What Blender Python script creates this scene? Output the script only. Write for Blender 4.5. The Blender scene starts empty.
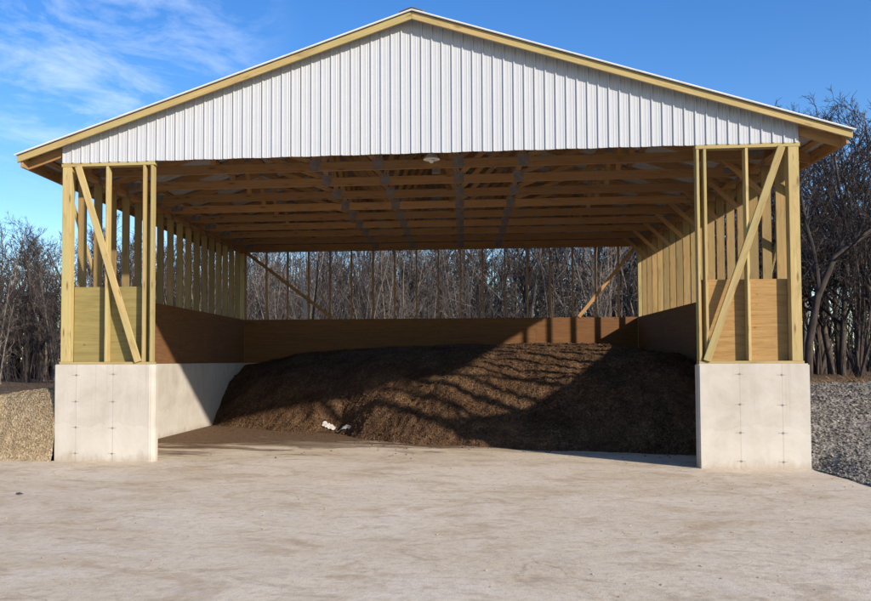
import bpy, bmesh, math, random
from mathutils import Vector, Matrix, noise
random.seed(11)
scene = bpy.context.scene
COL = scene.collection
PI = math.pi
R = math.radians

# ------------------------------------------------------------------ helpers
WM = {}          # world matrix of every object we make (no depsgraph needed)

def link(o, parent=None, M=None):
    COL.objects.link(o)
    M = M or Matrix.Identity(4)
    WM[o.name] = M
    if parent is not None:
        o.parent = parent
        o.matrix_parent_inverse = Matrix.Identity(4)
        o.matrix_basis = WM[parent.name].inverted() @ M
    else:
        o.matrix_basis = M
    return o

def tag(o, label=None, cat=None, group=None, kind=None):
    if label: o['label'] = label
    if cat: o['category'] = cat
    if group: o['group'] = group
    if kind: o['kind'] = kind
    return o

def empty(name, loc=(0, 0, 0), rz=0.0):
    o = bpy.data.objects.new(name, None)
    o.empty_display_size = 0.3
    return link(o, None, Matrix.Translation(loc) @ Matrix.Rotation(rz, 4, 'Z'))

def mesh_obj(name, verts, faces, mat, parent=None, M=None, smooth=False, bevel=0.0):
    """verts are given in world coordinates; M is the object's world frame"""
    M = M or Matrix.Identity(4)
    Mi = M.inverted()
    me = bpy.data.meshes.new(name)
    me.from_pydata([Mi @ Vector(v) for v in verts], [], faces)
    if bevel > 0:
        bm = bmesh.new(); bm.from_mesh(me)
        bmesh.ops.recalc_face_normals(bm, faces=bm.faces)
        bmesh.ops.bevel(bm, geom=list(bm.edges), offset=bevel, segments=1, affect='EDGES', clamp_overlap=True)
        bm.to_mesh(me); bm.free()
    me.materials.append(mat)
    if smooth:
        me.polygons.foreach_set('use_smooth', [True] * len(me.polygons))
    me.update()
    o = bpy.data.objects.new(name, me)
    return link(o, parent, M)

BOXF = [(0, 3, 2, 1), (4, 5, 6, 7), (0, 1, 5, 4), (1, 2, 6, 5), (2, 3, 7, 6), (3, 0, 4, 7)]
def boxv(x0, x1, y0, y1, z0, z1):
    return [(x0, y0, z0), (x1, y0, z0), (x1, y1, z0), (x0, y1, z0), (x0, y0, z1), (x1, y0, z1), (x1, y1, z1), (x0, y1, z1)]

def beam(name, p0, p1, w, h, mat, parent, up=(0, 0, 1), bevel=0.004):
    """timber from p0 to p1; local x runs along the grain, w across, h along 'up'"""
    p0, p1 = Vector(p0), Vector(p1)
    L = (p1 - p0).length
    x = (p1 - p0).normalized()
    z = Vector(up); z = (z - x * z.dot(x)).normalized()
    y = z.cross(x)
    M = Matrix((x, y, z)).transposed().to_4x4()
    M.translation = (p0 + p1) / 2
    v = boxv(-L / 2, L / 2, -w / 2, w / 2, -h / 2, h / 2)
    return mesh_obj(name, [M @ Vector(a) for a in v], BOXF, mat, parent, M, bevel=bevel)

def sbox(name, x0, x1, y0, y1, z0, z1, mat, parent, axis='Z', bevel=0.004):
    """axis aligned timber with grain along axis"""
    c = ((x0 + x1) / 2, (y0 + y1) / 2, (z0 + z1) / 2)
    if axis == 'Z':
        return beam(name, (c[0], c[1], z0), (c[0], c[1], z1), y1 - y0, x1 - x0, mat, parent, (1, 0, 0), bevel)
    if axis == 'X':
        return beam(name, (x0, c[1], c[2]), (x1, c[1], c[2]), y1 - y0, z1 - z0, mat, parent, (0, 0, 1), bevel)
    return beam(name, (c[0], y0, c[2]), (c[0], y1, c[2]), x1 - x0, z1 - z0, mat, parent, (0, 0, 1), bevel)

def prism_xy(pts, z0, z1):
    n = len(pts)
    v = [(x, y, z0) for x, y in pts] + [(x, y, z1) for x, y in pts]
    f = [tuple(range(n))[::-1], tuple(range(n, 2 * n))]
    f += [(i, (i + 1) % n, n + (i + 1) % n, n + i) for i in range(n)]
    return v, f

class MB:
    def __init__(s): s.v = []; s.f = []
    def add(s, v, f):
        k = len(s.v); s.v += v; s.f += [tuple(i + k for i in q) for q in f]
    def tube(s, pts, rad, n=4):
        k = len(s.v)
        prev = None
        for i, p in enumerate(pts):
            d = (pts[min(i + 1, len(pts) - 1)] - pts[max(i - 1, 0)])
            if d.length < 1e-6: d = Vector((0, 0, 1))
            d.normalize()
            a = d.orthogonal().normalized() if prev is None else (prev - d * prev.dot(d)).normalized()
            prev = a
            b = d.cross(a)
            for j in range(n):
                t = 2 * PI * j / n
                s.v.append(tuple(p + (a * math.cos(t) + b * math.sin(t)) * rad[i]))
        for i in range(len(pts) - 1):
            for j in range(n):
                s.f.append((k + i * n + j, k + i * n + (j + 1) % n, k + (i + 1) * n + (j + 1) % n, k + (i + 1) * n + j))
        s.f.append(tuple(k + (len(pts) - 1) * n + j for j in range(n)))
    def clod(s, p, r, rng, flat=1.0):
        k = len(s.v)
        a = rng.uniform(0, 6.28); ca, sa = math.cos(a), math.sin(a)
        sx, sy, sz = r * rng.uniform(.6, 1.3), r * rng.uniform(.5, 1.0), r * rng.uniform(.4, .9) * flat
        for (x, y, z) in ((1, 0, 0), (0, 1, 0), (-1, 0, 0), (0, -1, 0), (0, 0, 1), (.6, .6, .6), (-.6, .6, .55), (-.6, -.6, .6), (.6, -.6, .55)):
            x = x * sx * rng.uniform(.8, 1.2); y = y * sy * rng.uniform(.8, 1.2); z = z * sz * rng.uniform(.75, 1.2)
            s.v.append((p[0] + ca * x - sa * y, p[1] + sa * x + ca * y, p[2] + z))
        for q in ((0, 1, 5), (1, 2, 6), (2, 3, 7), (3, 0, 8), (4, 5, 6), (4, 6, 7), (4, 7, 8), (4, 8, 5), (5, 1, 6), (6, 2, 7), (7, 3, 8), (8, 0, 5)):
            s.f.append(tuple(i + k for i in q))
    def build(s, name, mat, parent=None, M=None, smooth=False):
        return mesh_obj(name, s.v, s.f, mat, parent, M, smooth)

def smooth(t):
    t = min(1.0, max(0.0, t)); return t * t * (3 - 2 * t)
def fbm(x, y, z=0.0, o=4):
    a, s, f = 1.0, 0.0, 1.0
    for _ in range(o):
        s += a * noise.noise(Vector((x * f, y * f, z + 7.3 * f))); a *= .5; f *= 2.03
    return s
def interp(tab, x):
    if x <= tab[0][0]: return tab[0][1]
    for (a, b), (c, d) in zip(tab, tab[1:]):
        if x <= c: return b + (d - b) * (x - a) / (c - a)
    return tab[-1][1]

# ------------------------------------------------------------------ materials
class NT:
    def __init__(s, name):
        s.m = bpy.data.materials.new(name); s.m.use_nodes = True
        s.t = s.m.node_tree; s.n = s.t.nodes; s.l = s.t.links
        s.b = s.n['Principled BSDF']; s.b.inputs['Roughness'].default_value = .85
        s.b.inputs['Specular IOR Level'].default_value = .25
        s.tc = s.n.new('ShaderNodeTexCoord')
    def mapping(s, scale, src='Object', loc=(0, 0, 0)):
        mp = s.n.new('ShaderNodeMapping'); mp.inputs['Scale'].default_value = scale; mp.inputs['Location'].default_value = loc
        s.l.new(s.tc.outputs[src], mp.inputs['Vector']); return mp.outputs['Vector']
    def noise(s, vec, scale, detail=4, rough=.55, dist=0.0, w=None):
        q = s.n.new('ShaderNodeTexNoise'); q.inputs['Scale'].default_value = scale; q.inputs['Detail'].default_value = detail
        q.inputs['Roughness'].default_value = rough; q.inputs['Distortion'].default_value = dist
        s.l.new(vec, q.inputs['Vector'])
        if w is not None:
            q.noise_dimensions = '4D'; s.l.new(w, q.inputs['W'])
        return q.outputs['Fac']
    def voro(s, vec, scale, out='Distance', feat='F1'):
        q = s.n.new('ShaderNodeTexVoronoi'); q.feature = feat; q.inputs['Scale'].default_value = scale; s.l.new(vec, q.inputs['Vector']); return q.outputs[out]
    def ramp(s, fac, stops, interp='LINEAR'):
        q = s.n.new('ShaderNodeValToRGB'); q.color_ramp.interpolation = interp
        e = q.color_ramp.elements
        while len(e) < len(stops): e.new(.5)
        for i, (p, c) in enumerate(stops):
            e[i].position = p; e[i].color = (c, c, c, 1) if isinstance(c, (int, float)) else (*c, 1)
        s.l.new(fac, q.inputs['Fac']); return q.outputs['Color']
    def mix(s, fac, a, b, mode='MIX'):
        q = s.n.new('ShaderNodeMix'); q.data_type = 'RGBA'; q.blend_type = mode
        for sock, v in ((q.inputs[0], fac), (q.inputs[6], a), (q.inputs[7], b)):
            if hasattr(v, 'is_linked') or isinstance(v, bpy.types.NodeSocket): s.l.new(v, sock)
            elif isinstance(v, (int, float)): sock.default_value = v if sock == q.inputs[0] else (v, v, v, 1)
            else: sock.default_value = (*v, 1)
        return q.outputs[2]
    def math(s, op, a, b=0.0, c=None):
        q = s.n.new('ShaderNodeMath'); q.operation = op
        for i, v in enumerate((a, b) if c is None else (a, b, c)):
            if isinstance(v, (int, float)): q.inputs[i].default_value = v
            else: s.l.new(v, q.inputs[i])
        return q.outputs[0]
    def sep(s, vec):
        q = s.n.new('ShaderNodeSeparateXYZ'); s.l.new(vec, q.inputs[0]); return q.outputs
    def rnd(s):
        q = s.n.new('ShaderNodeObjectInfo'); return q.outputs['Random']
    def color(s, c): s.l.new(c, s.b.inputs['Base Color'])
    def bump(s, h, strength=.3, dist=.02):
        q = s.n.new('ShaderNodeBump'); q.inputs['Strength'].default_value = strength; q.inputs['Distance'].default_value = dist
        s.l.new(h, q.inputs['Height']); s.l.new(q.outputs['Normal'], s.b.inputs['Normal'])

def wood(name, light, dark, var=.25, tint=None, knot=(.16, .09, .035)):
    m = NT(name); r = m.rnd()
    v = m.mapping((1.2, 22, 22))
    g = m.noise(v, 1.6, 5, .6, .6, w=m.math('MULTIPLY', r, 40.0))
    v2 = m.mapping((.7, 5, 5))
    g2 = m.noise(v2, 1.3, 3, .5, .3, w=m.math('MULTIPLY', r, 23.0))
    c = m.mix(m.ramp(g, [(.3, 0.0), (.72, 1.0)]), dark, light)
    if tint: c = m.mix(m.ramp(g2, [(.42, 0.0), (.7, .75)]), c, tint)
    kv = m.mapping((2.1, 9, 9))
    k = m.voro(kv, 1.0)
    c = m.mix(m.ramp(k, [(.07, .9), (.20, 0.0)]), c, knot)
    wz = m.noise(m.mapping((.9, 3, 3)), 2.4, 5, .7, .8, w=m.math('MULTIPLY', r, 57.0))
    c = m.mix(m.ramp(wz, [(.54, 0.0), (.70, .55)]), c, tuple(x * .55 for x in dark))
    hv = m.n.new('ShaderNodeHueSaturation')
    m.l.new(m.math('MULTIPLY_ADD', r, var * 2, 1 - var), hv.inputs['Value'])
    m.l.new(c, hv.inputs['Color'])
    m.color(hv.outputs['Color']); m.bump(g, .25, .004)
    m.b.inputs['Roughness'].default_value = .75
    return m.m

def plywood(name, light, dark, tint):
    m = NT(name); r = m.rnd()
    w = m.math('MULTIPLY', r, 31.0)
    v = m.mapping((1.0, 1.0, 6.5)); g = m.noise(v, 1.5, 5, .62, 2.2, w=w)
    v2 = m.mapping((.5, .5, 16)); g2 = m.noise(v2, 2.0, 4, .6, 1.0, w=w)
    c = m.mix(m.ramp(g, [(.3, 0.0), (.7, 1.0)]), dark, light)
    c = m.mix(m.ramp(g2, [(.45, 0.0), (.72, .55)]), c, tint)
    k = m.voro(m.mapping((3.2, 3.2, 5.0)), 1.0)
    c = m.mix(m.ramp(k, [(.04, .75), (.11, 0.0)]), c, tuple(a * .35 for a in dark))
    m.color(c); m.bump(g2, .15, .003)
    return m.m

def concrete(name, seams, axis=0):
    m = NT(name)
    v = m.mapping((1, 1, 1))
    a = m.noise(v, 1.7, 6, .65, .4); b = m.noise(m.mapping((9, 9, .6)), 1.0, 4, .6); d = m.noise(v, 45, 3, .7)
    c = m.mix(m.ramp(a, [(.3, 0.0), (.7, 1.0)]), (.37, .33, .28), (.50, .465, .41))
    c = m.mix(m.ramp(b, [(.45, 0.0), (.75, .5)]), c, (.46, .45, .42))
    c = m.mix(m.ramp(d, [(.58, 0.0), (.74, .35)]), c, (.34, .31, .26))
    wear = m.noise(m.mapping((1.1, 1.1, 2.6)), 2.2, 5, .7, 1.2)
    c = m.mix(m.ramp(wear, [(.56, 0.0), (.66, .3)]), c, (.36, .33, .28))
    xyz = m.sep(m.mapping((1, 1, 1)))
    pl = m.math('ADD', xyz[2], m.math('MULTIPLY', m.noise(m.mapping((1.6, 1.6, .3), loc=(2, 2, 2)), 1.2, 4, .6), .55))
    c = m.mix(m.ramp(pl, [(.86, .22), (.885, 0.0)]), c, (.55, .52, .46))
    c = m.mix(m.ramp(m.math('ABSOLUTE', m.math('SUBTRACT', pl, .872)), [(0.0, .16), (.016, 0.0)]), c, (.30, .27, .23))
    drip = m.noise(m.mapping((16, 16, .35), loc=(7, 1, 0)), 1.0, 3, .6)
    c = m.mix(m.math('MULTIPLY', m.ramp(drip, [(.60, 0.0), (.72, .5)]), m.ramp(xyz[2], [(.55, 0.0), (1.0, 1.0)])), c, (.31, .28, .235))
    # splash dirt along the foot of the pour
    foot = m.math('ADD', m.math('ADD', xyz[2], .26), m.math('MULTIPLY', m.noise(m.mapping((3, 3, 1.2)), 2.0, 6, .7), -.52))
    c = m.mix(m.ramp(foot, [(0.0, .5), (.13, 0.0)]), c, (.27, .21, .145))
    h = m.math('ADD', m.math('MULTIPLY', b, .3), m.math('MULTIPLY', d, .4))
    if seams:
        msk = None
        for s in seams:
            dd = m.math('ABSOLUTE', m.math('SUBTRACT', xyz[axis], s))
            q = m.math('LESS_THAN', dd, .007)
            msk = q if msk is None else m.math('MAXIMUM', msk, q)
        msk = m.math('MULTIPLY', msk, m.math('MULTIPLY', a, .55))
        c = m.mix(msk, c, (.22, .20, .17)); h = m.math('SUBTRACT', h, msk)
    m.color(c); m.bump(h, .35, .01); m.b.inputs['Roughness'].default_value = .9
    return m.m

def plain(name, c, rough=.6, metal=0.0, var=.12, scale=6):
    m = NT(name); g = m.noise(m.mapping((1, 1, 1)), scale, 5, .6)
    m.color(m.mix(m.ramp(g, [(.3, 0.0), (.7, 1.0)]), tuple(x * (1 - var) for x in c), tuple(min(1, x * (1 + var)) for x in c)))
    m.b.inputs['Roughness'].default_value = rough; m.b.inputs['Metallic'].default_value = metal
    return m.m

M_TREATED = wood('treated_lumber', (.46, .35, .16), (.32, .225, .09), .17, (.33, .30, .125))
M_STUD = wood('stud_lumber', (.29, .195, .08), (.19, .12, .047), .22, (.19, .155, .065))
M_SPRUCE = wood('spruce_framing', (.42, .24, .105), (.29, .15, .06), .2, (.31, .195, .105))
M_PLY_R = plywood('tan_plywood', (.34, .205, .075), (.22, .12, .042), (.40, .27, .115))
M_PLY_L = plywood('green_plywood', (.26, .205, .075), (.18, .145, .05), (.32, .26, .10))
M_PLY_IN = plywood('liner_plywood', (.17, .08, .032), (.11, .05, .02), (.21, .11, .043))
M_CON_L = concrete('poured_concrete_a', (.357, .95))
M_CON_R = concrete('poured_concrete_b', (10.235, 10.81))
M_CON_B = concrete('poured_concrete_c', ())
M_STEEL = plain('white_steel', (.43, .447, .475), .38, 0.0, .02, 3)
M_GALV = plain('galvanised_steel', (.20, .175, .165), .65, .1, .25, 14)
M_ROOF = plain('roof_steel', (.42, .43, .45), .42, 0.0, .06, 2)
M_HOLE = plain('tie_hole_shade', (.21, .185, .155), .95)
M_SHADE = plain('lamp_white', (.82, .82, .80), .35)
M_TRIM = plain('white_trim', (.60, .60, .59), .4)
M_PLASTIC = plain('pale_plastic', (.46, .44, .42), .4)
M_STONE = plain('dark_stone', (.055, .05, .045), .9, 0, .3, 20)

def bark(name, a, b):
    m = NT(name); r = m.rnd()
    g = m.noise(m.mapping((6, 6, 1.2)), 2.0, 4, .65)
    c = m.mix(m.ramp(g, [(.35, 0.0), (.7, 1.0)]), a, b)
    hv = m.n.new('ShaderNodeHueSaturation'); m.l.new(m.math('MULTIPLY_ADD', r, .6, .7), hv.inputs['Value']); m.l.new(c, hv.inputs['Color'])
    m.color(hv.outputs['Color']); m.b.inputs['Roughness'].default_value = .95
    return m.m
M_BARK = bark('grey_bark', (.035, .027, .022), (.10, .078, .064))
M_BARK_B = bark('brown_bark', (.085, .07, .057), (.24, .20, .165))
M_TWIG = bark('twig_bark', (.026, .021, .021), (.062, .048, .044))
M_BARK_C = bark('tan_twigs', (.066, .055, .047), (.165, .138, .118))
M_PALE = plain('split_wood', (.55, .42, .30), .8, 0, .2)

# ground surfaces
def apron_mat():
    m = NT('apron_concrete')
    o = m.mapping((1, 1, 1)); xyz = m.sep(o)
    big = m.noise(m.mapping((.8, 1, 1)), .55, 7, .62, .8)
    mid = m.noise(m.mapping((1.0, 1.15, 1), loc=(3, 1, 0)), 1.0, 9, .68, 1.0)
    scr = m.noise(m.mapping((.85, 1.5, 1), loc=(0, 5, 0)), 1.9, 8, .72, .6)
    blot = m.noise(m.mapping((.9, 1.1, 1), loc=(9, 2, 0)), .8, 8, .7, .5)
    fin = m.noise(o, 11, 7, .75); grit = m.noise(o, 90, 3, .7)
    c = m.mix(m.ramp(big, [(.34, 0.0), (.64, 1.0)]), (.54, .435, .295), (.665, .57, .43))
    c = m.mix(m.ramp(mid, [(.51, 0.0), (.62, .58)]), c, (.40, .285, .165))
    c = m.mix(m.ramp(blot, [(.53, 0.0), (.62, .65)]), c, (.66, .575, .455))
    c = m.mix(m.ramp(scr, [(.52, 0.0), (.62, .55)]), c, (.53, .45, .35))
    c = m.mix(m.ramp(scr, [(.36, .55), (.46, 0.0)]), c, (.36, .275, .185))
    c = m.mix(m.ramp(fin, [(.50, 0.0), (.66, .45)]), c, (.33, .245, .16))
    c = m.mix(m.ramp(fin, [(.36, .5), (.47, 0.0)]), c, (.64, .55, .45))
    c = m.mix(m.ramp(grit, [(.56, 0.0), (.68, .45)]), c, (.20, .145, .095))
    # compost tracked out of the shed: lies on the floor near the heap, breaks up into tongues
    ns = m.noise(m.mapping((.45, 1.0, 1), loc=(1, 7, 0)), 1.1, 7, .65, 1.0)
    t = m.math('MULTIPLY_ADD', xyz[1], .27, -.28)
    t = m.math('ADD', t, m.math('MULTIPLY', xyz[0], -.06))
    dm = m.math('ADD', t, m.math('MULTIPLY_ADD', ns, 3.0, -1.45))
    dirt = m.mix(m.ramp(fin, [(.4, 0.0), (.62, 1.0)]), (.050, .025, .011), (.15, .08, .034))
    c = m.mix(m.ramp(dm, [(.0, 0.0), (.20, .6), (.48, .95)]), c, dirt)
    cr = m.n.new('ShaderNodeTexVoronoi'); cr.feature = 'DISTANCE_TO_EDGE'; cr.inputs['Scale'].default_value = .42
    wob = m.n.new('ShaderNodeVectorMath'); wob.operation = 'ADD'
    nz = m.n.new('ShaderNodeTexNoise'); nz.inputs['Scale'].default_value = 1.4; nz.inputs['Detail'].default_value = 5; m.l.new(o, nz.inputs['Vector'])
    m.l.new(o, wob.inputs[0]); m.l.new(nz.outputs['Color'], wob.inputs[1]); m.l.new(wob.outputs[0], cr.inputs['Vector'])
    crack = m.ramp(cr.outputs['Distance'], [(0.0, .4), (.006, 0.0)])
    crack = m.mix(1.0, crack, m.ramp(m.noise(m.mapping((1, 1, 1), loc=(4, 4, 0)), .5, 3), [(.52, 0.0), (.6, 1.0)]), 'MULTIPLY')
    c = m.mix(crack, c, (.15, .11, .075))
    m.color(c)
    m.bump(m.math('ADD', m.math('MULTIPLY', fin, .8), m.math('ADD', m.math('MULTIPLY', scr, .8), m.math('MULTIPLY', grit, .3))), .5, .025)
    m.b.inputs['Roughness'].default_value = .92
    return m.m

def grain_mat(name, cols, sc, bumpd=.03):
    m = NT(name); o = m.mapping((1, 1, 1))
    vc = m.n.new('ShaderNodeTexVoronoi'); vc.inputs['Scale'].default_value = sc; m.l.new(o, vc.inputs['Vector'])
    g = m.noise(o, sc * .23, 6, .7); big = m.noise(o, .6, 4, .6)
    bw = m.n.new('ShaderNodeRGBToBW'); m.l.new(vc.outputs['Color'], bw.inputs[0])
    c = m.ramp(bw.outputs[0], [(.2, cols[0]), (.5, cols[1]), (.78, cols[2])])
    c = m.mix(m.ramp(g, [(.42, 0.0), (.66, .65)]), c, cols[0])
    c = m.mix(m.ramp(big, [(.4, 0.0), (.66, .5)]), c, cols[1])
    m.color(c); m.bump(m.math('ADD', vc.outputs['Distance'], g), .7, bumpd); m.b.inputs['Roughness'].default_value = .97
    m.b.inputs['Specular IOR Level'].default_value = .1
    return m.m
M_APRON = apron_mat()
def _patches(mat):
    nt_ = mat.node_tree; b = nt_.nodes['Principled BSDF']; src = b.inputs['Base Color'].links[0].from_socket
    tc_ = nt_.nodes.new('ShaderNodeTexCoord'); q = nt_.nodes.new('ShaderNodeTexNoise'); q.inputs['Scale'].default_value = 1.3; q.inputs['Detail'].default_value = 8; q.inputs['Roughness'].default_value = .68
    nt_.links.new(tc_.outputs['Object'], q.inputs['Vector'])
    rr = nt_.nodes.new('ShaderNodeValToRGB'); rr.color_ramp.elements[0].position = .36; rr.color_ramp.elements[0].color = (.60, .52, .48, 1); rr.color_ramp.elements[1].position = .66; rr.color_ramp.elements[1].color = (1.25, 1.2, 1.1, 1)
    nt_.links.new(q.outputs['Fac'], rr.inputs[0])
    mx_ = nt_.nodes.new('ShaderNodeMix'); mx_.data_type = 'RGBA'; mx_.blend_type = 'MULTIPLY'; mx_.inputs[0].default_value = 1
    nt_.links.new(src, mx_.inputs[6]); nt_.links.new(rr.outputs[0], mx_.inputs[7]); nt_.links.new(mx_.outputs[2], b.inputs['Base Color'])
M_COMPOST = grain_mat('compost', ((.055, .032, .019), (.108, .066, .038), (.175, .114, .069)), 34, .03)
_patches(M_COMPOST)
M_GRAVEL = grain_mat('gravel', ((.105, .095, .08), (.185, .168, .146), (.32, .295, .26)), 22, .03)
M_CHIPS = grain_mat('woodchips', ((.22, .155, .09), (.33, .255, .155), (.43, .345, .225)), 36, .02)
M_LITTER = grain_mat('leaf_litter', ((.055, .036, .022), (.12, .08, .047), (.20, .14, .085)), 6, .05)

# ------------------------------------------------------------------ dimensions (metres; x right, y into the shed)
W, D = 11.19, 10.89
CX = 5.595
HC = 1.495            # concrete height
PLY = HC + 1.219      # top of the plywood liner
TP = 4.67             # underside of trusses
SL = .323             # roof slope
RZ = 6.77             # ridge
def roofz(x): return RZ - SL * abs(x - CX)
EAVE = 6.19           # half width of the roof

# ------------------------------------------------------------------ the shed
shed = empty('pole_shed', (CX, 5.5, 0))
tag(shed, 'open-fronted timber storage shed with white steel gable on concrete walls', 'shed')

# concrete: two L shaped side walls with front returns, one rear wall between
def cwall(pts, mat, bev):
    v, f = prism_xy(pts, 0.0, HC)
    me = mesh_obj('concrete_wall', v, f, mat, shed, Matrix.Identity(4))
    bm = bmesh.new(); bm.from_mesh(me.data)
    bmesh.ops.recalc_face_normals(bm, faces=bm.faces)
    ed = [e for e in bm.edges if not all(abs(q.co.z) < 1e-4 for q in e.verts)]
    bmesh.ops.bevel(bm, geom=ed, offset=bev, segments=2, affect='EDGES', clamp_overlap=True)
    bm.to_mesh(me.data); bm.free()
    return me
TW = .267; RL = 1.605; RR = 1.519; TC = .20
cl = cwall([(0, 0), (RL - .06, 0), (RL, .06), (RL, TC), (TW, TC), (TW, 11.12), (0, 11.12)], M_CON_L, .014)
cr = cwall([(W - RR, 0), (W, 0), (W, 11.12), (W - TW, 11.12), (W - TW, TC), (W - RR, TC)], M_CON_R, .018)
cb = cwall([(TW + .002, D - .03), (W - TW - .002, D - .03), (W - TW - .002, 11.12), (TW + .002, 11.12)], M_CON_B, .014)
rng = random.Random(3)
for wall, xs in ((cl, (.357, .95)), (cr, (10.235, 10.81))):
    for x in xs:
        for z in (1.335, .915, .51, .115):
            n = 9; r = .017
            zz = z + rng.uniform(-.012, .012); xx = x + rng.uniform(-.006, .006)
            v = [(xx + r * math.cos(2 * PI * i / n) * rng.uniform(.8, 1.3), -.0035, zz + r * math.sin(2 * PI * i / n) * rng.uniform(.7, 1.2)) for i in range(n)]
            v += [(a, .01, c) for a, b, c in v]
            # short horizontal score each side of the tie
            f = [tuple(range(n))] + [(i, (i + 1) % n, n + (i + 1) % n, n + i) for i in range(n)]
            k = len(v)
            v += boxv(xx - .07, xx + .055, -.0015, .01, zz - .003, zz + .002)
            f += [tuple(i + k for i in q) for q in BOXF]
            mesh_obj('tie_hole', v, f, M_HOLE, wall, Matrix.Identity(4))

# sill plates on the concrete
for x0, x1 in ((.06, RL - .03), (W - RR + .02, W - .06)):
    sbox('sill_plate', x0, x1, .03, .17, HC, HC + .038, M_TREATED, shed, 'X')
for x0 in (.06, W - .20):
    sbox('sill_plate', x0, x0 + .14, .175, 11.05, HC, HC + .038, M_TREATED, shed, 'Y')
sbox('sill_plate', .205, W - .205, D + .01, D + .15, HC, HC + .038, M_TREATED, shed, 'X')
S0 = HC + .038
S1 = TP - .076
# top plates
for x0 in (.06, W - .20):
    sbox('top_plate', x0, x0 + .14, .175, 11.05, S1, TP, M_SPRUCE, shed, 'Y')
sbox('top_plate', .205, W - .205, D + .01, D + .15, S1 + .03, TP, M_SPRUCE, shed, 'X')
for x0, x1 in ((.06, RL - .025), (W - RR + .015, W - .06)):
    sbox('header', x0, x1, .03, .17, S1 + .008, TP - .003, M_TREATED, shed, 'X')
HB = S1 + .006
# front framing.  posts
sbox('corner_post', .08, .225, .03, .175, S0, HB, M_TREATED, shed)
sbox('corner_post', W - .225, W - .08, .03, .175, S0, HB, M_TREATED, shed)
for x in (.79, 1.39, 1.515):
    sbox('stud', x, x + .040, .032, .17, S0, HB, M_TREATED, shed)
for x in (W - RR + .025, W - RR + .125, 10.375):
    sbox('stud', x, x + .040, .032, .17, S0, HB, M_TREATED, shed)
beam('diagonal_brace', (.345, .012, HB - .0), (1.345, .012, S0 + .0), .036, .105, M_TREATED, shed, (1, 0, .3))
beam('diagonal_brace', (10.87, .012, HB - .0), (9.79, .012, S0 + .0), .036, .105, M_TREATED, shed, (1, 0, -.3))
# plywood behind the front framing
sbox('plywood_panel', .23, RL - .07, .172, .186, S0, PLY, M_PLY_L, shed, 'X', .002)
sbox('plywood_panel', W - RR + .09, W - .23, .172, .186, S0, PLY, M_PLY_R, shed, 'X', .002)
# nail heads on the right-hand front plywood
nb = MB()
for cx_ in (10.395, 10.54):
    for i in range(8):
        nb.clod((cx_ + rng.uniform(-.015, .015), .170, S0 + .09 + i * .145), .009, rng)
nb.build('nail_heads', M_HOLE, shed)
# side wall studs (2 ft centres) and rear studs
side_y = [.61 * k + .02 for k in range(1, 18)]
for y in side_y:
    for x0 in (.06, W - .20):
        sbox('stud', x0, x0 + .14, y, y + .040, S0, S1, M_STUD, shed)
k = 0
x = .22
while x < W - .22:
    sbox('stud', x - .02, x + .02, D + .012, D + .15, S0, S1 + .03, M_SPRUCE, shed)
    x += .604
sbox('corner_post', .06, .2, D + .012, D + .15, S0, S1, M_TREATED, shed)
sbox('corner_post', W - .2, W - .06, D + .012, D + .15, S0, S1, M_TREATED, shed)
# plywood liners as 8 ft sheets, tiny gaps between
def sheets(a0, a1, n, fn):
    for i in range(n):
        s = (a1 - a0) / n
        fn(a0 + i * s + .0015, a0 + (i + 1) * s - .0015)
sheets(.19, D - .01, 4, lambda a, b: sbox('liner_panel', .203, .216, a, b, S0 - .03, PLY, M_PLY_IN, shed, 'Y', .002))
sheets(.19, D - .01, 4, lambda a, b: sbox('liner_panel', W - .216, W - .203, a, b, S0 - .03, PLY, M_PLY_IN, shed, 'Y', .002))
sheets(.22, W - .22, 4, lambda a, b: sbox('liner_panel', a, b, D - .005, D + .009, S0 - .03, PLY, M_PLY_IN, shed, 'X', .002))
# rear wall let-in braces (inside face) and side-wall braces (outside face)
beam('diagonal_brace', (.27, D - .008, 4.60), (2.72, D - .008, 2.745), .034, .09, M_SPRUCE, shed, (1, 0, 1))
beam('diagonal_brace', (W - .27, D - .008, 4.60), (9.42, D - .008, 2.66 + .06), .034, .09, M_SPRUCE, shed, (-1, 0, 1))
beam('diagonal_brace', (.0, .30, 4.45), (.0, 2.55, 1.62), .09, .034, M_TREATED, shed, (1, 0, 0))
beam('diagonal_brace', (W - .0, .30, 4.45), (W - .0, 2.55, 1.62), .09, .034, M_TREATED, shed, (1, 0, 0))

# ---- trusses: one, then copies
HT = .155
def tcz(x): return roofz(x) - .068          # top edge of the top chords
bottom = sbox('truss', .06, W - .06, 1.12, 1.158, TP + .002, TP + HT, M_SPRUCE, shed, 'X')
def top_chord(sgn):
    x0 = CX - sgn * EAVE * .985; x1 = CX
    dz = .155
    pts = [(x0, tcz(x0)), (x1, tcz(x1)), (x1, tcz(x1) - dz), (x0, tcz(x0) - dz)]
    y0, y1 = 1.12, 1.158
    v = [(a, y0, b) for a, b in pts] + [(a, y1, b) for a, b in pts]
    f = [(0, 1, 2, 3), (7, 6, 5, 4), (0, 4, 5, 1), (1, 5, 6, 2), (2, 6, 7, 3), (3, 7, 4, 0)]
    ang = math.atan(SL) * sgn
    M = Matrix.Translation((CX, y0, 5.5)) @ Matrix.Rotation(-ang, 4, 'Y')
    return mesh_obj('top_chord', v, f, M_SPRUCE, bottom, M, bevel=.003)
top_chord(1); top_chord(-1)
YM = 1.139
node_b = [3.92, 4.96, 6.27, 7.30]
def web(xa, xb, z0=TP + HT * .85, w=.036):
    beam('web', (xa, YM, z0), (xb, YM, tcz(xb) - .10), w, .088, M_SPRUCE, bottom, (1, 0, .2))
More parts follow.
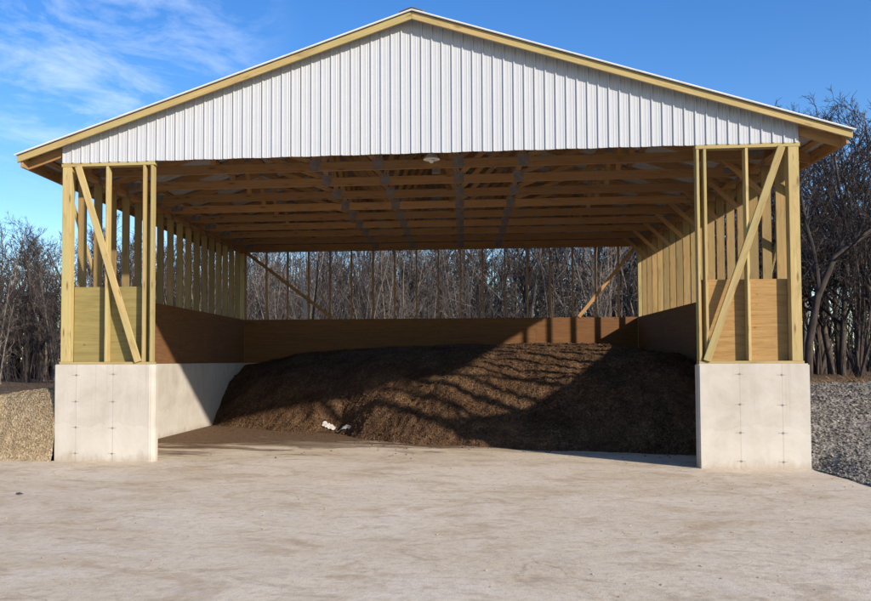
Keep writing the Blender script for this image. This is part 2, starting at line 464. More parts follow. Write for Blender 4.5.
for (xa, xb) in ((3.92, 2.15), (3.92, 3.72), (4.96, 3.72), (4.96, CX - .03), (6.27, CX + .03), (6.27, 7.47), (7.30, 7.47), (7.30, 9.05), (2.2, 2.12), (9.0, 9.07)):
    web(xa, xb)
def plate(name, x, z, w, h):
    v = boxv(x - w / 2, x + w / 2, 1.1165, 1.1615, z - h / 2, z + h / 2)
    mesh_obj(name, v, BOXF, M_GALV, bottom, Matrix.Identity(4))
for x in node_b: plate('gusset_plate', x, TP + .10, .17, .195)
for x in (2.15, 3.72, 7.47, 9.05): plate('gusset_plate', x, tcz(x) - .09, .14, .12)
plate('gusset_plate', CX, tcz(CX) - .10, .22, .15)
for x in (.32, W - .32): plate('gusset_plate', x, TP + .10, .26, .10)
# knee braces from the bottom chord down to the wall studs
for s in (1,):
    xa, xb = (.80, .205) if s == 0 else (W - .80, W - .205)
    beam('knee_brace', (xa, YM + .041, TP + .06), (xb, YM + .041, 4.14), .036, .088, M_SPRUCE, bottom, (1, 0, 0.4))

def copy_part(src, parent, dy, extra=None):
    c = src.copy(); COL.objects.link(c)
    M = Matrix.Translation((0, dy, 0)) @ WM[src.name]
    WM[c.name] = M
    c.parent = parent; c.matrix_parent_inverse = Matrix.Identity(4)
    c.matrix_basis = WM[parent.name].inverted() @ M
    return c
kids = [o for o in COL.objects if o.parent == bottom]
truss_y = [.052] + [1.12 + 1.2192 * k for k in range(1, 8)] + [D + .05]
for i, y in enumerate(truss_y):
    t = copy_part(bottom, shed, y - 1.12)
    for ch in kids:
        if i in (0, len(truss_y) - 1) and ch.name.startswith('knee_brace'): continue
        copy_part(ch, t, y - 1.12)

# purlins laid flat over the top chords, running out to the rakes
for sgn in (-1, 1):
    for j in range(10):
        s = .16 + j * .645
        x = CX + sgn * s
        if s > EAVE: break
        ang = math.atan(SL) * (1 if sgn < 0 else -1)
        n = Vector((-math.sin(ang), 0, math.cos(ang)))
        sbx = beam('purlin', (x, -.123, roofz(x) - .047), (x, D + .4, roofz(x) - .047), .088, .036, M_SPRUCE, shed, tuple(n))
# eave fascia
for sgn in (-1, 1):
    x = CX + sgn * (EAVE - .075)
    sbox('fascia_board', x - .019, x + .019, -.123, D + .4, roofz(x) - .215, roofz(x) - .032, M_SPRUCE, shed, 'Y')
# rake boards, front and back
for yy0 in (-.165, D + .402):
    for sgn in (1, -1):
        xt = CX - sgn * (EAVE - .02)
        xm = CX - sgn * .0015
        pts = [(xt, roofz(xt) - .022), (xm, roofz(xm) - .022), (xm, roofz(xm) - .134), (xt, roofz(xt) - .130)]
        v = [(a, yy0, b) for a, b in pts] + [(a, yy0 + .04, b) for a, b in pts]
        f = [(0, 1, 2, 3), (7, 6, 5, 4), (0, 4, 5, 1), (1, 5, 6, 2), (2, 6, 7, 3), (3, 7, 4, 0)]
        M = Matrix.Translation((CX, yy0, 5.5)) @ Matrix.Rotation(-math.atan(SL) * sgn, 4, 'Y')
        mesh_obj('rake_board', v, f, M_TREATED, shed, M, bevel=.004)
# ribbed steel roof
def roof_sheet(sgn):
    ys = []; y = -.20
    while y < D + .45:
        ys += [(y, 0), (y + .03, .012), (y + .06, .012), (y + .09, 0)]
        y += .2286
    ys.append((D + .47, 0))
    xt = CX + sgn * EAVE
    v = []; f = []
    for (yy, h) in ys:
        v += [(CX + sgn * .001, yy, RZ - .012 + h), (xt, yy, roofz(xt) - .012 + h), (xt, yy, roofz(xt) - .022 + h), (CX + sgn * .001, yy, RZ - .022 + h)]
    for i in range(len(ys) - 1):
        a, b = 4 * i, 4 * i + 4
        f += [(a, a + 1, b + 1, b), (a + 1, a + 2, b + 2, b + 1), (a + 2, a + 3, b + 3, b + 2)]
    f += [(0, 1, 2, 3), tuple(4 * (len(ys) - 1) + i for i in (3, 2, 1, 0))]
    r = mesh_obj('roof_sheet', v, f, M_ROOF, shed, Matrix.Identity(4))
    return r
roofs = {s: roof_sheet(s) for s in (-1, 1)}
# white edge trim over the rakes, ridge cap
for sgn in (1, -1):
    xt = CX - sgn * (EAVE + .012); xm = CX - sgn * .0015
    pts = [(xt, roofz(xt) + .003), (xm, RZ + .003), (xm, RZ - .013), (xt, roofz(xt) - .013)]
    v = [(a, -.205, b) for a, b in pts] + [(a, -.2015, b) for a, b in pts]
    f = [(0, 1, 2, 3), (7, 6, 5, 4), (0, 4, 5, 1), (1, 5, 6, 2), (2, 6, 7, 3), (3, 7, 4, 0)]
    mesh_obj('edge_trim', v, f, M_TRIM, roofs[-sgn], Matrix.Identity(4))
v = []
for y in (-.207, D + .48):
    v += [(CX - .19, y, RZ - .032), (CX, y, RZ + .030), (CX + .19, y, RZ - .032)]
mesh_obj('ridge_cap', v, [(0, 1, 4, 3), (1, 2, 5, 4)], M_TRIM, shed, Matrix.Identity(4))

# white ribbed gable cladding (ribs every 6 in.)
def gable():
    xs = []
    x = .08
    while x < W - .085:
        xs += [(x, .0), (x + .004, -.019), (x + .020, -.019), (x + .028, 0.0), (x + .072, 0.0), (x + .075, -.003), (x + .085, -.003), (x + .090, 0.0), (x + .112, 0.0), (x + .115, -.003), (x + .125, -.003), (x + .130, 0.0)]
        x += .1524
    xs = [(a, b) for a, b in xs if a < W - .08] + [(W - .08, 0.0)]
    v = []; f = []
    for i, (a, b) in enumerate(xs):
        zt_ = roofz(a) - .066
        zb = TP - .012 + .004 * math.sin(a * 9)
        v += [(a, b + .028, zb), (a, b + .028, zt_), (a, b + .032, zb), (a, b + .032, zt_)]
    for i in range(len(xs) - 1):
        a, b = 4 * i, 4 * i + 4
        f += [(a, b, b + 1, a + 1), (b + 2, a + 2, a + 3, b + 3), (a, a + 2, b + 2, b)]
    g = mesh_obj('gable_cladding', v, f, M_STEEL, shed, Matrix.Identity(4))
    return g
gf = gable()
gr_ = gf.copy(); COL.objects.link(gr_)
WM[gr_.name] = Matrix.Translation((W, D + .19, 0)) @ Matrix.Rotation(PI, 4, 'Z')
gr_.matrix_basis = WM[shed.name].inverted() @ WM[gr_.name]

# hurricane ties at the truss heels on the right wall
for k in range(1, 9):
    y = 1.12 + 1.2192 * (k - 1)
    for x in (W - .216, .204):
        v = boxv(x, x + .012, y - .03, y + .07, TP - .13, TP - .005)
        mesh_obj('tie_plate', v, BOXF, M_GALV, shed, Matrix.Identity(4))

# ------------------------------------------------------------------ lamp and junction box
def lathe(prof, c, n=16, axis='Z'):
    v = []; f = []
    for (r, h) in prof:
        for j in range(n):
            t = 2 * PI * j / n
            v.append((c[0] + r * math.cos(t), c[1] + r * math.sin(t), c[2] + h))
    for i in range(len(prof) - 1):
        for j in range(n):
            f.append((i * n + j, i * n + (j + 1) % n, (i + 1) * n + (j + 1) % n, (i + 1) * n + j))
    f.append(tuple(range(n))[::-1]); f.append(tuple((len(prof) - 1) * n + j for j in range(n)))
    return v, f
lx, ly = 5.84, .98
lamp = empty('ceiling_lamp', (lx, ly, 4.78))
tag(lamp, 'small white cone shade lamp hung behind the gable near the middle of the trusses', 'lamp')
v, f = lathe([(.135, 0), (.13, .012), (.05, .10), (.035, .13)], (lx, ly, 4.78), 18)
mesh_obj('lamp_shade', v, f, M_SHADE, lamp, Matrix.Identity(4), smooth=False)
v, f = lathe([(.02, -.055), (.042, -.035), (.045, -.01), (.03, .0)], (lx, ly, 4.78), 12)
mesh_obj('bulb', v, f, M_SHADE, lamp, Matrix.Identity(4), smooth=True)
v, f = lathe([(.035, .131), (.035, .21), (.012, .215), (.012, tcz(lx) - .155 - 4.78)], (lx, ly, 4.78), 10)
mesh_obj('stem', v, f, M_GALV, lamp, Matrix.Identity(4))
jb = empty('junction_box', (5.86, 2.30, 4.84))
tag(jb, 'grey electrical box with a conduit on the second truss behind the white lamp', 'junction box')
mesh_obj('box_body', boxv(5.80, 5.95, 2.25, 2.337, 4.835, 4.96), BOXF, M_GALV, jb, Matrix.Identity(4), bevel=.008)
v, f = lathe([(.014, 0), (.014, 1.45)], (5.875, 2.30, 4.962), 8)
mesh_obj('conduit', v, f, M_GALV, jb, Matrix.Identity(4))

# ------------------------------------------------------------------ compost heap
BASE = [(-.5, 8.2), (.27, 7.5), (.8, 7.0), (1.48, 6.52), (2.1, 6.0), (2.9, 5.65), (3.65, 5.35), (4.3, 4.3), (4.93, 3.65), (5.89, 3.14), (6.96, 2.69), (7.96, 2.28), (8.6, 2.01), (9.35, 1.82), (10.9, 1.75), (12, 1.7)]
def heap_z(x, y):
    yb = interp(BASE, x) + .22 * fbm(x * .9, y * .7, 2) + .06 * fbm(x * 3.2, y * 3.2, 5)
    s = y - yb
    if s < 0: return -.06 + .05 * s
    H = 2.03 - .30 * smooth((x - 9.4) / 1.6)
    s1 = s; s = s * s / (s + .30)
    z = H * (1 - math.exp(-s * (1 + .12 * fbm(x * .6, y * .6, 9)) / (2.15 - .75 * smooth((x - 8) / 3))))
    z += (.06 * fbm(x * .5, y * .5, 1, 2) + .028 * fbm(x * 1.7, y * 1.7, 4, 3)) * smooth(s / 1.2)
    z += .024 * fbm(x * 7, y * 7, 3, 4) * (.4 + .6 * smooth(s / .5))
    return z + .01 * smooth(s1 / .1) - .008
hm = MB()
x0, x1, y0, y1 = TW + .002, W - TW - .002, 1.3, D - .035
NX, NY = 300, 270
grid = {}
for j in range(NY + 1):
    for i in range(NX + 1):
        x = x0 + (x1 - x0) * i / NX; y = y0 + (y1 - y0) * j / NY
        z = heap_z(x, y)
        hm.v.append((x, y, z))
for j in range(NY):
    for i in range(NX):
        a = j * (NX + 1) + i
        q = (a, a + 1, a + NX + 2, a + NX + 1)
        if max(hm.v[t][2] for t in q) > -.02: hm.f.append(q)
rg = random.Random(5)
n = 0
while n < 11000:
    x = rg.uniform(x0 + .1, x1 - .1); y = rg.uniform(.6, 9.5)
    z = heap_z(x, y)
    if z < .01:
        far_ = (-.06 - z) / .05
        if rg.random() > .30 * math.exp(-max(0, far_) / (.8 if x < 5.5 else .25)): continue
        z = .006
        hm.clod((x, y, z), rg.uniform(.008, .022), rg)
    else:
        hm.clod((x, y, z), .010 + .030 * rg.random() ** 3 + (.04 * rg.random() if n % 60 == 0 else 0), rg)
    n += 1
heap = hm.build('compost_heap', M_COMPOST)
tag(heap, 'wide heap of dark brown compost against the back wall inside the shed', 'compost heap')

# pale plastic scraps at the foot of the heap
def scrap(name, c, w, l, rz, seed, label):
    rg = random.Random(seed); v = []; f = []
    n, mm = 9, 5
    top = []
    for j in range(mm):
        for i in range(n):
            u = (i / (n - 1) - .5) * l * (1 - .35 * abs(j / (mm - 1) - .5)); q = (j / (mm - 1) - .5) * w * rg.uniform(.75, 1.25)
            xx = c[0] + u * math.cos(rz) - q * math.sin(rz); yy = c[1] + u * math.sin(rz) + q * math.cos(rz)
            v.append((xx, yy, max(0.01, heap_z(xx, yy)) + .015 + rg.uniform(0, .035)))
    k = len(v)
    v += [(a, b, z - .006) for a, b, z in v]
    for j in range(mm - 1):
        for i in range(n - 1):
            a = j * n + i
            f += [(a, a + 1, a + n + 1, a + n), (k + a, k + a + n, k + a + n + 1, k + a + 1)]
    o = mesh_obj(name, v, f, M_PLASTIC, None, Matrix.Identity(4))
    tag(o, label, 'plastic scrap')
def toe(x): return interp(BASE, x) + .28 * fbm(x * .9, 3.1, 2) + .06 * fbm(x * 4, 1.1, 5)
scrap('plastic_scrap', (3.42, toe(3.42) + .40), .12, .34, -.5, 2, 'crumpled white plastic scrap, the wider left one at the foot of the heap')
scrap('plastic_scrap', (3.80, toe(3.80) + .42), .06, .50, -.75, 4, 'long thin strip of white plastic right of the wider scrap by the heap')

# ------------------------------------------------------------------ ground
def strip_grid(name, xs, ys, fz, mat, keep=None, smooth_=True):
    v = [(x, y, fz(x, y)) for y in ys for x in xs]; n = len(xs); f = []
    for j in range(len(ys) - 1):
        for i in range(n - 1):
            if keep and not keep((xs[i] + xs[i + 1]) / 2, (ys[j] + ys[j + 1]) / 2): continue
            a = j * n + i; f.append((a, a + 1, a + n + 1, a + n))
    o = mesh_obj(name, v, f, mat, None, Matrix.Identity(4), smooth=smooth_)
    return o
# concrete apron + shed floor in one sheet (x < 11.2), right edge slightly ragged
ax = [-40, -20, -10, -5, 0, 2, 4, 6, 8, 10, 10.8, 11.2]
ay = [-40, -25, -15] + [-10 + .25 * i for i in range(41)] + [3, 6, 9, 11.0]
def apron_z(x, y): return 0.0
apv = []
apron = strip_grid('apron', ax, ay, apron_z, M_APRON, keep=lambda x, y: y < 0 or x > 0)
for v_ in apron.data.vertices:
    if abs(v_.co.x - 11.2) < .01 and v_.co.y < -.2:
        v_.co.x += .05 * fbm(v_.co.y * 1.3, 2.2) + .02 * (-v_.co.y)
tag(apron, kind='structure')

def terrain(x, y):
    if 0 < x < 11.19 and y < 11.1: return -.05
    if y < .3: base = 0.0
    else: base = smooth((y - .5) / 7.0)
    far = smooth((math.hypot(x - 5, y) - 45) / 80)
    base *= .42 + .58 * smooth((x + 9) / 9)
    return -.05 + .88 * base + .10 * fbm(x * .12, y * .12, 6) * base - .3 * far * base
tx = sorted(set([-400, -250, -160, -110, -80, -60, -48] + [-40 + 2 * i for i in range(20)] + [-.02, .02, 2, 4, 6, 8, 10, 11.17, 11.22] + [12 + 2 * i for i in range(24)] + [64, 80, 110, 160, 250, 400]))
ty = sorted(set([-300, -150, -60, -40, -20, -10, -5, -2, -1, 0] + [.3 + .8 * i for i in range(13)] + [11.08, 11.13] + [12 + 2 * i for i in range(30)] + [76, 84, 96, 120, 160, 220, 300, 450]))
gnd = strip_grid('forest_floor', tx, ty, terrain, M_LITTER)
tag(gnd, kind='structure')

# left bank of woodchips and right bank of gravel
def left_bank(x, y):
    e = smooth((x + 9) / 3.5)
    h = (1.10 + .10 * (x + .2) * (x > -2)) * (smooth((y + .12) / (.26 + .45 * min(1, max(0, -x)))) - .35 * smooth((y - .15 - .45 * min(1, -x)) / 1.6)) * e
    h += (.06 * fbm(x * 1.1, y * 1.1, 2) + .045 * fbm(x * 3.1, y * 3.1, 8, 3)) * smooth(y / .8) * e
    h += .012 * fbm(x * 11, y * 11, 4, 2)
    back = smooth((y - 6) / 4)
    return h - .03 * smooth((.02 - y) / .06) + .01 - .5 * back - (1 - e) * .15
def frange(a, b, s):
    o = []
    while a < b: o.append(a); a += s
    return o + [b]
lb = MB()
def add_field(mb, xs, ys, fz):
    k = len(mb.v); n = len(xs)
    mb.v += [(x, y, fz(x, y)) for y in ys for x in xs]
    for j in range(len(ys) - 1):
        for i in range(n - 1):
            a = k + j * n + i; mb.f.append((a, a + 1, a + n + 1, a + n))
add_field(lb, frange(-9, .012, .06), frange(-.13, 8, .06), left_bank)
rg = random.Random(8)
for _ in range(20000):
    x = -.02 - 4.0 * rg.random() ** 1.6; y = -.05 + 4.8 * rg.random() ** 1.7
    lb.clod((x, y, left_bank(x, y)), rg.uniform(.006, .019), rg, .8)
ob = lb.build('woodchip_bank', M_CHIPS)
tag(ob, kind='structure')
def right_bank(x, y):
    xx = x - 11.2
    e = smooth((12 - xx) / 4)
    h = 1.06 * smooth((y + 1.3 + .25 * min(xx, 2)) / 5.6) * e
    h += (.05 * fbm(x * .9, y * .9, 3) + .03 * fbm(x * 3, y * 3, 6, 3)) * smooth((y + 1.6) / 2) * e
    h += .014 * fbm(x * 12, y * 12, 1, 2)
    back = smooth((y - 6.5) / 4)
    return h + .012 - .45 * back - (1 - e) * .2
gb = MB()
def rb_edge(x, y): return right_bank(x, y)
add_field(gb, frange(11.195, 23.2, .085), frange(-9, 10.5, .085), right_bank)
def gravel_z(x, y):
    z = right_bank(x, y)
    if y < .4:
        dx = x - (11.25 + .03 * max(0, -y) + .06 * fbm(y * 1.3, 2.2))
        k = smooth(dx / .45); k = k + (1 - k) * smooth(y / .4)
        z = (z + .02) * k - .012
    return z
gb.v = [(x, y, gravel_z(x, y)) for x, y, z in gb.v]
for _ in range(13000):
    x = 11.22 + 4.2 * rg.random() ** 1.5; y = -3.0 + 8 * rg.random()
    if y < 0 and x < 11.24 + .03 * (-y) + .08 * rg.random(): continue
    gb.clod((x, y, max(.0, gravel_z(x, y))), rg.uniform(.012, .036), rg)
ob = gb.build('gravel_bank', M_GRAVEL)
tag(ob, kind='structure')
# dead grass tufts / leaf drift along the crest of the right bank
db = MB()
for _ in range(1500):
    x = rg.uniform(11.4, 17); y = rg.uniform(4.5, 9)
    if fbm(x * .8, y * .8, 12) < .02: continue
    z = max(right_bank(x, y), terrain(x, y))
    for q in range(3):
        d = Vector((rg.uniform(-1, 1), rg.uniform(-1, 1), rg.uniform(.2, .9))).normalized() * rg.uniform(.10, .3)
        p = Vector((x, y, z - .01))
        db.tube([p, p + d], [.006, .002], 3)
M_DEAD = plain('dead_grass', (.25, .16, .085), .95, 0, .4, 30)
ob = db.build('dead_grass', M_DEAD); tag(ob, kind='stuff')

# small stone on the apron at the left, grey rock on the left bank
sb = MB(); sb.clod((1.23, -3.31, .012), .045, random.Random(2))
tag(sb.build('stone', M_STONE), 'small dark stone lying alone on the apron at lower left', 'stone')
# loose grit and small stones over the apron
lg = MB(); rg = random.Random(14)
for _ in range(2600):
    x = rg.uniform(-3, 11.1); y = -8.5 + 11 * rg.random()
    if fbm(x * .5, y * .5, 40) < -.05 or heap_z(x, y) > -.05: continue
    lg.clod((x, y, .001), .004 + .012 * rg.random() ** 4, rg)
M_GRIT = plain('loose_grit', (.36, .285, .20), .95, 0, .5, 3)
ob = lg.build('loose_grit', M_GRIT); tag(ob, kind='stuff')

# ------------------------------------------------------------------ trees
def limb(rg, p, d, L, r0, r1, nseg, wig, up):
    pts = [p.copy()]; rad = [r0]
    for i in range(nseg):
        d = (d + Vector((rg.gauss(0, wig), rg.gauss(0, wig), rg.gauss(0, wig) + up))).normalized()
        p = p + d * (L / nseg); pts.append(p.copy()); rad.append(r0 + (r1 - r0) * (i + 1) / nseg)
    return pts, rad
def at(pts, rad, t):
    f = t * (len(pts) - 1); i = min(int(f), len(pts) - 2); u = f - i
    return pts[i].lerp(pts[i + 1], u), rad[i] + (rad[i + 1] - rad[i]) * u, (pts[i + 1] - pts[i]).normalized()
def side(rg, d, ang):
    a = d.orthogonal().normalized(); b = d.cross(a); t = rg.uniform(0, 2 * PI)
    return (d * math.cos(ang) + (a * math.cos(t) + b * math.sin(t)) * math.sin(ang)).normalized()
def crown(mb, rg, pts, rad, n1, first, lenf, spread, n2=6, n3=4):
    H = (pts[-1] - pts[0]).length
    for i in range(n1):
        t = first + (1 - first) * (i + rg.random()) / n1
        p, r, d = at(pts, rad, min(.99, t))
        L = H * lenf * (1.15 - .75 * t) * rg.uniform(.6, 1.25)
        a, b = limb(rg, p, side(rg, d, spread * rg.uniform(.7, 1.3)), L, r * rg.uniform(.4, .6), .012, 5, .14, .07)
        mb.tube(a, b, 4)
        for _ in range(n2):
            p2, r2, d2 = at(a, b, rg.uniform(.25, 1.0))
            L2 = L * rg.uniform(.22, .5)
            a2, b2 = limb(rg, p2, side(rg, d2, rg.uniform(.4, .9)), L2, max(.010, r2 * .55), .007, 4, .18, .06)
            mb.tube(a2, b2, 3)
            for _ in range(n3):
                p3, r3, d3 = at(a2, b2, rg.uniform(.2, 1.0))
                a3, b3 = limb(rg, p3, side(rg, d3, rg.uniform(.35, .9)), L2 * rg.uniform(.3, .65), .008, .005, 2, .2, .05)
                mb.tube(a3, b3, 3)
def make_tree(seed, kind, mat_t, mat_c):
    rg = random.Random(seed)
    root = empty('tree')
    H = 10.0
    tm, cm = MB(), MB()
    if kind == 'pole':                      # straight trunk, high narrow crown
        pts, rad = limb(rg, Vector((0, 0, -.15)), Vector((rg.gauss(0, .04), rg.gauss(0, .04), 1)), H, .115, .018, 12, .035, .05)
        tm.tube(pts, rad, 7); crown(cm, rg, pts, rad, 26, .26, .27, .72, 7, 5)
    elif kind == 'spread':                  # forks low, wide twiggy crown
        pts, rad = limb(rg, Vector((0, 0, -.15)), Vector((rg.gauss(0, .07), rg.gauss(0, .07), 1)), H * .92, .15, .02, 10, .07, .06)
        tm.tube(pts, rad, 7); crown(cm, rg, pts, rad, 24, .22, .40, .78, 8, 5)
    else:                                   # clump of slender stems from one stool
        for s in range(4):
            d = Vector((rg.gauss(0, .16), rg.gauss(0, .16), 1)).normalized()
            pts, rad = limb(rg, Vector((rg.uniform(-.2, .2), rg.uniform(-.2, .2), -.15)), d, H * rg.uniform(.6, .95), .065, .012, 9, .05, .03)
            tm.tube(pts, rad, 5); crown(cm, rg, pts, rad, 11, .2, .24, .6, 5, 4)
    a = tm.build('trunk', mat_t, root, smooth=True); b = cm.build('crown', mat_c, root)
    return root, (a, b)
protos = [make_tree(s, k, t, c) for s, k, t, c in (
    (1, 'pole', M_BARK, M_TWIG), (2, 'pole', M_BARK_B, M_TWIG), (3, 'pole', M_BARK, M_TWIG), (4, 'spread', M_BARK, M_TWIG),
    (5, 'spread', M_BARK_B, M_TWIG), (6, 'clump', M_BARK_B, M_BARK_C), (7, 'clump', M_BARK, M_TWIG), (8, 'clump', M_BARK_B, M_BARK_C))]
CAM = Vector((6.3334, -12.8174, 1.495 + .0366)); YAW = .1133
used = set()
def plant(pi, x, y, h, rz, label, group):
    root, kids = protos[pi]
    s = h / 10.0
    z = terrain(x, y)
    M = Matrix.Translation((x, y, z)) @ Matrix.Rotation(rz, 4, 'Z') @ Matrix.Diagonal((s * 1.1, s * 1.1, s, 1))
    if pi not in used:
        used.add(pi); r = root
    else:
        r = root.copy(); COL.objects.link(r)
        for k in kids:
            c = k.copy(); COL.objects.link(c); c.parent = r; c.matrix_parent_inverse = Matrix.Identity(4)
    r.matrix_basis = M
    tag(r, label, 'tree', group)
    return r
rg = random.Random(21)
G = {'l': ('bare dark trees crowded in the wood left of the shed', 'bare trees in the wood left of the shed'),
     'm': ('bare grey-brown tree in the wood seen through the open back wall', 'bare trees seen through the back of the shed'),
     'r': ('bare tree with bluish twigs in the wood right of the shed', 'bare trees in the wood right of the shed')}
G['l'] = ('bare dark tree in the crowded wood left of the shed', G['l'][1])
placed = []
N = 270
for i in range(N):
    u = -.47 + 1.16 * ((i * .61803) % 1.0) + rg.uniform(-.01, .01)
    for _try in range(12):
        if u < -.20: d = rg.uniform(46, 78)
        elif u < .36: d = 30 + 38 * rg.random() ** .9
        else: d = rg.uniform(33, 62)
        ca, sa = math.cos(YAW), math.sin(YAW)
        x = CAM.x + ca * u * d - sa * d; y = CAM.y + sa * u * d + ca * d
        if all((x - a) ** 2 + (y - b) ** 2 > .9 for a, b in placed): break
    if u > .42 and i % 7 in (0, 3): continue
    placed.append((x, y))
    k = interp([(-.34, .172), (-.05, .17), (.10, .20), (.40, .255), (.50, .295), (.7, .30)], u)
    hmax = .65 + k * d
    h = hmax * rg.uniform(.8, 1.0)
    if u < -.2: pi = rg.choice((0, 1, 2, 3, 4, 5, 6))
    elif u < .36: pi = rg.choice((0, 1, 2, 5, 6, 7, 5, 6))
    else: pi = rg.choice((0, 1, 2, 3, 0, 2, 6))
    g = 'l' if u < -.20 else ('m' if u < .39 else 'r')
    plant(pi, x, y, h, rg.uniform(0, 6.28), *G[g])

# big leaning tree right of the shed (own shape)
lt = empty('tree', (15.9, 12.2, terrain(15.9, 12.2)))
tag(lt, 'leaning grey trunk just right of the shed, forking toward the upper right', 'tree')
b0 = Vector((15.75, 12.2, .6))
tm, cm = MB(), MB(); rt = random.Random(4)
pts = [b0, Vector((15.8, 12.2, 2.0)), Vector((16.05, 12.2, 3.3)), Vector((16.55, 12.25, 4.4)), Vector((17.6, 12.3, 5.2)), Vector((19.0, 12.4, 6.1)), Vector((20.6, 12.5, 7.3))]
rad = [.125, .105, .095, .08, .06, .045, .018]
tm.tube(pts, rad, 9); crown(cm, rt, pts, rad, 16, .38, .26, .8, 8, 5)
a, b = limb(rt, Vector((16.1, 12.2, 3.45)), Vector((.10, .1, 1)), 5.0, .055, .015, 8, .06, .05)
cm.tube(a, b, 6); crown(cm, rt, a, b, 14, .2, .32, .7, 8, 5)
tm.build('trunk', M_BARK, lt, smooth=True); cm.build('crown', M_TWIG, lt)
# broken pale trunk seen through the back wall
bt = empty('tree_snag', (1.25, 14.0, terrain(1.25, 14)))
tag(bt, 'broken pale snag standing right behind the back wall at the left', 'tree snag')
m1 = MB(); m1.tube([Vector((1.62, 14.1, .7)), Vector((1.50, 14.05, 2.3)), Vector((1.38, 14.0, 3.2)), Vector((1.27, 14, 4.0)), Vector((1.25, 14, 4.45))], [.085, .07, .06, .045, .012], 8)
m1.build('stem', M_PALE, bt, smooth=True)
m1 = MB(); m1.tube([Vector((1.54, 14.05, 2.0)), Vector((1.62, 14.1, 3.1)), Vector((1.75, 14.1, 4.3)), Vector((1.72, 14.1, 5.6))], [.05, .04, .03, .01], 6)
m1.build('branch', M_BARK_B, bt, smooth=True)

# undergrowth: countless thin saplings, stems and brush
ug = MB(); us = MB(); rg = random.Random(33)
for i in range(2600):
    u = rg.uniform(-.5, .72)
    d = rg.uniform(29, 60) if -.2 < u < .40 else rg.uniform(36, 72)
    x = CAM.x + math.cos(YAW) * u * d - math.sin(YAW) * d; y = CAM.y + math.sin(YAW) * u * d + math.cos(YAW) * d
    z = terrain(x, y)
    hh = rg.uniform(1.2, 5.0) if -.2 < u < .22 else rg.uniform(.8, 2.2)
    if not -.2 < u < .22 and i % 3: continue
    a, b = limb(rg, Vector((x, y, z - .05)), Vector((rg.gauss(0, .22), rg.gauss(0, .22), 1)).normalized(), hh, rg.uniform(.012, .03), .006, 5, .09, .03)
    tgt = ug if -.2 < u < .22 else us
    tgt.tube(a, b, 3)
    for _ in range(6):
        p2, r2, d2 = at(a, b, rg.uniform(.2, 1.0))
        a2, b2 = limb(rg, p2, side(rg, d2, rg.uniform(.3, .9)), hh * rg.uniform(.12, .4), .009, .005, 3, .15, .06)
        tgt.tube(a2, b2, 3)
ob = ug.build('undergrowth', M_BARK_C); tag(ob, kind='stuff')
ob = us.build('undergrowth', M_TWIG); tag(ob, kind='stuff')
# the wood goes on: trunks and tops too far off to tell apart
fw = MB()
for i in range(1900):
    u = rg.uniform(-.55, .78); d = rg.uniform(64, 110)
    x = CAM.x + math.cos(YAW) * u * d - math.sin(YAW) * d; y = CAM.y + math.sin(YAW) * u * d + math.cos(YAW) * d
    k = interp([(-.3, .08), (-.2, .16), (.05, .19), (.14, .075), (.45, .075), (.7, .08)], u)
    hh = (.8 + k * d) * rg.uniform(.55, 1.0)
    a, b = limb(rg, Vector((x, y, terrain(x, y) - .1)), Vector((rg.gauss(0, .05), rg.gauss(0, .05), 1)).normalized(), hh, rg.uniform(.06, .15), .012, 6, .04, .04)
    fw.tube(a, b, 4)
    for _ in range(14):
        p2, r2, d2 = at(a, b, rg.uniform(.2, 1.0))
        a2, b2 = limb(rg, p2, side(rg, d2, rg.uniform(.35, .9)), hh * rg.uniform(.10, .28), max(.014, r2 * .4), .010, 3, .15, .08)
        fw.tube(a2, b2, 3)
ob = fw.build('distant_wood', M_TWIG); tag(ob, kind='stuff')

# ------------------------------------------------------------------ camera
cd = bpy.data.cameras.new('camera'); cam = bpy.data.objects.new('camera', cd); COL.objects.link(cam)
cam.matrix_basis = Matrix.Translation(CAM) @ Matrix.Rotation(YAW, 4, 'Z') @ Matrix.Rotation(PI / 2 + .0388, 4, 'X') @ Matrix.Rotation(-.0017, 4, 'Z')
cd.sensor_width = 36; cd.lens = 862.57 / 871 * 36
cd.shift_x = (435.5 - 365.37) / 871; cd.shift_y = (328.15 - 300.5) / 871
cd.clip_end = 2000
scene.camera = cam

# ------------------------------------------------------------------ light
EL = R(23.3); AZ = R(46.5)                       # sun to the front right of the shed
sdir = Vector((math.sin(AZ) * math.cos(EL), -math.cos(AZ) * math.cos(EL), math.sin(EL)))
ld = bpy.data.lights.new('sun', 'SUN'); ld.energy = 5.0; ld.angle = R(1.2); ld.color = (1, .89, .75)
sun = bpy.data.objects.new('sun', ld); COL.objects.link(sun)
sun.rotation_euler = sdir.to_track_quat('Z', 'Y').to_euler()
sun.location = (20, -20, 20)
w = bpy.data.worlds.new('World'); scene.world = w; w.use_nodes = True
nt = w.node_tree; n = nt.nodes; l = nt.links
bg = n['Background']
sky = n.new('ShaderNodeTexSky'); sky.sky_type = 'NISHITA'; sky.sun_disc = False
sky.sun_elevation = EL; sky.sun_rotation = math.atan2(sdir.x, sdir.y)
sky.air_density = 1.0; sky.dust_density = .3; sky.ozone_density = 2.0; sky.altitude = 300
hs = n.new('ShaderNodeHueSaturation'); hs.inputs['Hue'].default_value = .512; hs.inputs['Saturation'].default_value = 1.36; hs.inputs['Value'].default_value = 1.0
l.new(sky.outputs[0], hs.inputs['Color'])
tc = n.new('ShaderNodeTexCoord')
def wmath(op, a, b=0.0):
    q = n.new('ShaderNodeMath'); q.operation = op
    for i, v in enumerate((a, b)):
        if isinstance(v, (int, float)): q.inputs[i].default_value = v
        else: l.new(v, q.inputs[i])
    return q.outputs[0]
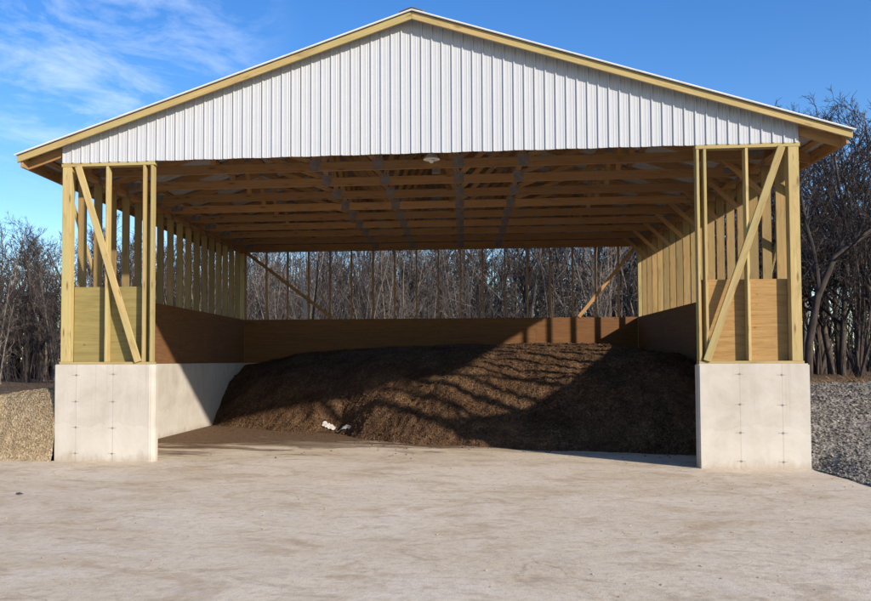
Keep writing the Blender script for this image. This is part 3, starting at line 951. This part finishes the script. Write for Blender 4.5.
sp = n.new('ShaderNodeSeparateXYZ'); l.new(tc.outputs['Generated'], sp.inputs[0])
# project the view direction on a cloud layer so streaks flatten toward the horizon
zc = wmath('MAXIMUM', sp.outputs[2], .03)
cb_ = n.new('ShaderNodeCombineXYZ')
l.new(wmath('DIVIDE', sp.outputs[0], zc), cb_.inputs[0]); l.new(wmath('DIVIDE', sp.outputs[1], zc), cb_.inputs[1])
mp = n.new('ShaderNodeMapping'); mp.inputs['Scale'].default_value = (2.2, 1.5, 1); mp.inputs['Rotation'].default_value = (0, 0, .35); l.new(cb_.outputs[0], mp.inputs[0])
nz = n.new('ShaderNodeTexNoise'); nz.inputs['Scale'].default_value = 1.5; nz.inputs['Detail'].default_value = 9; nz.inputs['Roughness'].default_value = .62; nz.inputs['Distortion'].default_value = .4
l.new(mp.outputs[0], nz.inputs[0])
rp = n.new('ShaderNodeValToRGB'); rp.color_ramp.elements[0].position = .44; rp.color_ramp.elements[1].position = .74
l.new(nz.outputs['Fac'], rp.inputs[0])
# the cloud bank sits to the north-west of the shed
cdirs = Vector((-.38, .85, .37)).normalized()
dp = n.new('ShaderNodeVectorMath'); dp.operation = 'DOT_PRODUCT'; dp.inputs[1].default_value = cdirs
nrm = n.new('ShaderNodeVectorMath'); nrm.operation = 'NORMALIZE'; l.new(tc.outputs['Generated'], nrm.inputs[0]); l.new(nrm.outputs[0], dp.inputs[0])
mr = n.new('ShaderNodeMapRange'); mr.interpolation_type = 'SMOOTHSTEP'; mr.inputs[1].default_value = .975; mr.inputs[2].default_value = .997
l.new(dp.outputs['Value'], mr.inputs[0])
fac = wmath('MULTIPLY', wmath('MULTIPLY', rp.outputs[0], mr.outputs[0]), .42)
mx = n.new('ShaderNodeMix'); mx.data_type = 'RGBA'; l.new(fac, mx.inputs[0]); l.new(hs.outputs[0], mx.inputs[6]); mx.inputs[7].default_value = (6.5, 7.0, 7.6, 1)
l.new(mx.outputs[2], bg.inputs[0]); bg.inputs[1].default_value = .148

scene.view_settings.view_transform = 'Standard'; scene.view_settings.look = 'None'
scene.view_settings.exposure = .42; scene.view_settings.gamma = 1
scene.view_settings.use_curve_mapping = False
scene.render.engine = 'CYCLES'
scene.cycles.use_denoising = True
scene.cycles.max_bounces = 6; scene.cycles.diffuse_bounces = 3
scene.render.resolution_x = 1024; scene.render.resolution_y = 707
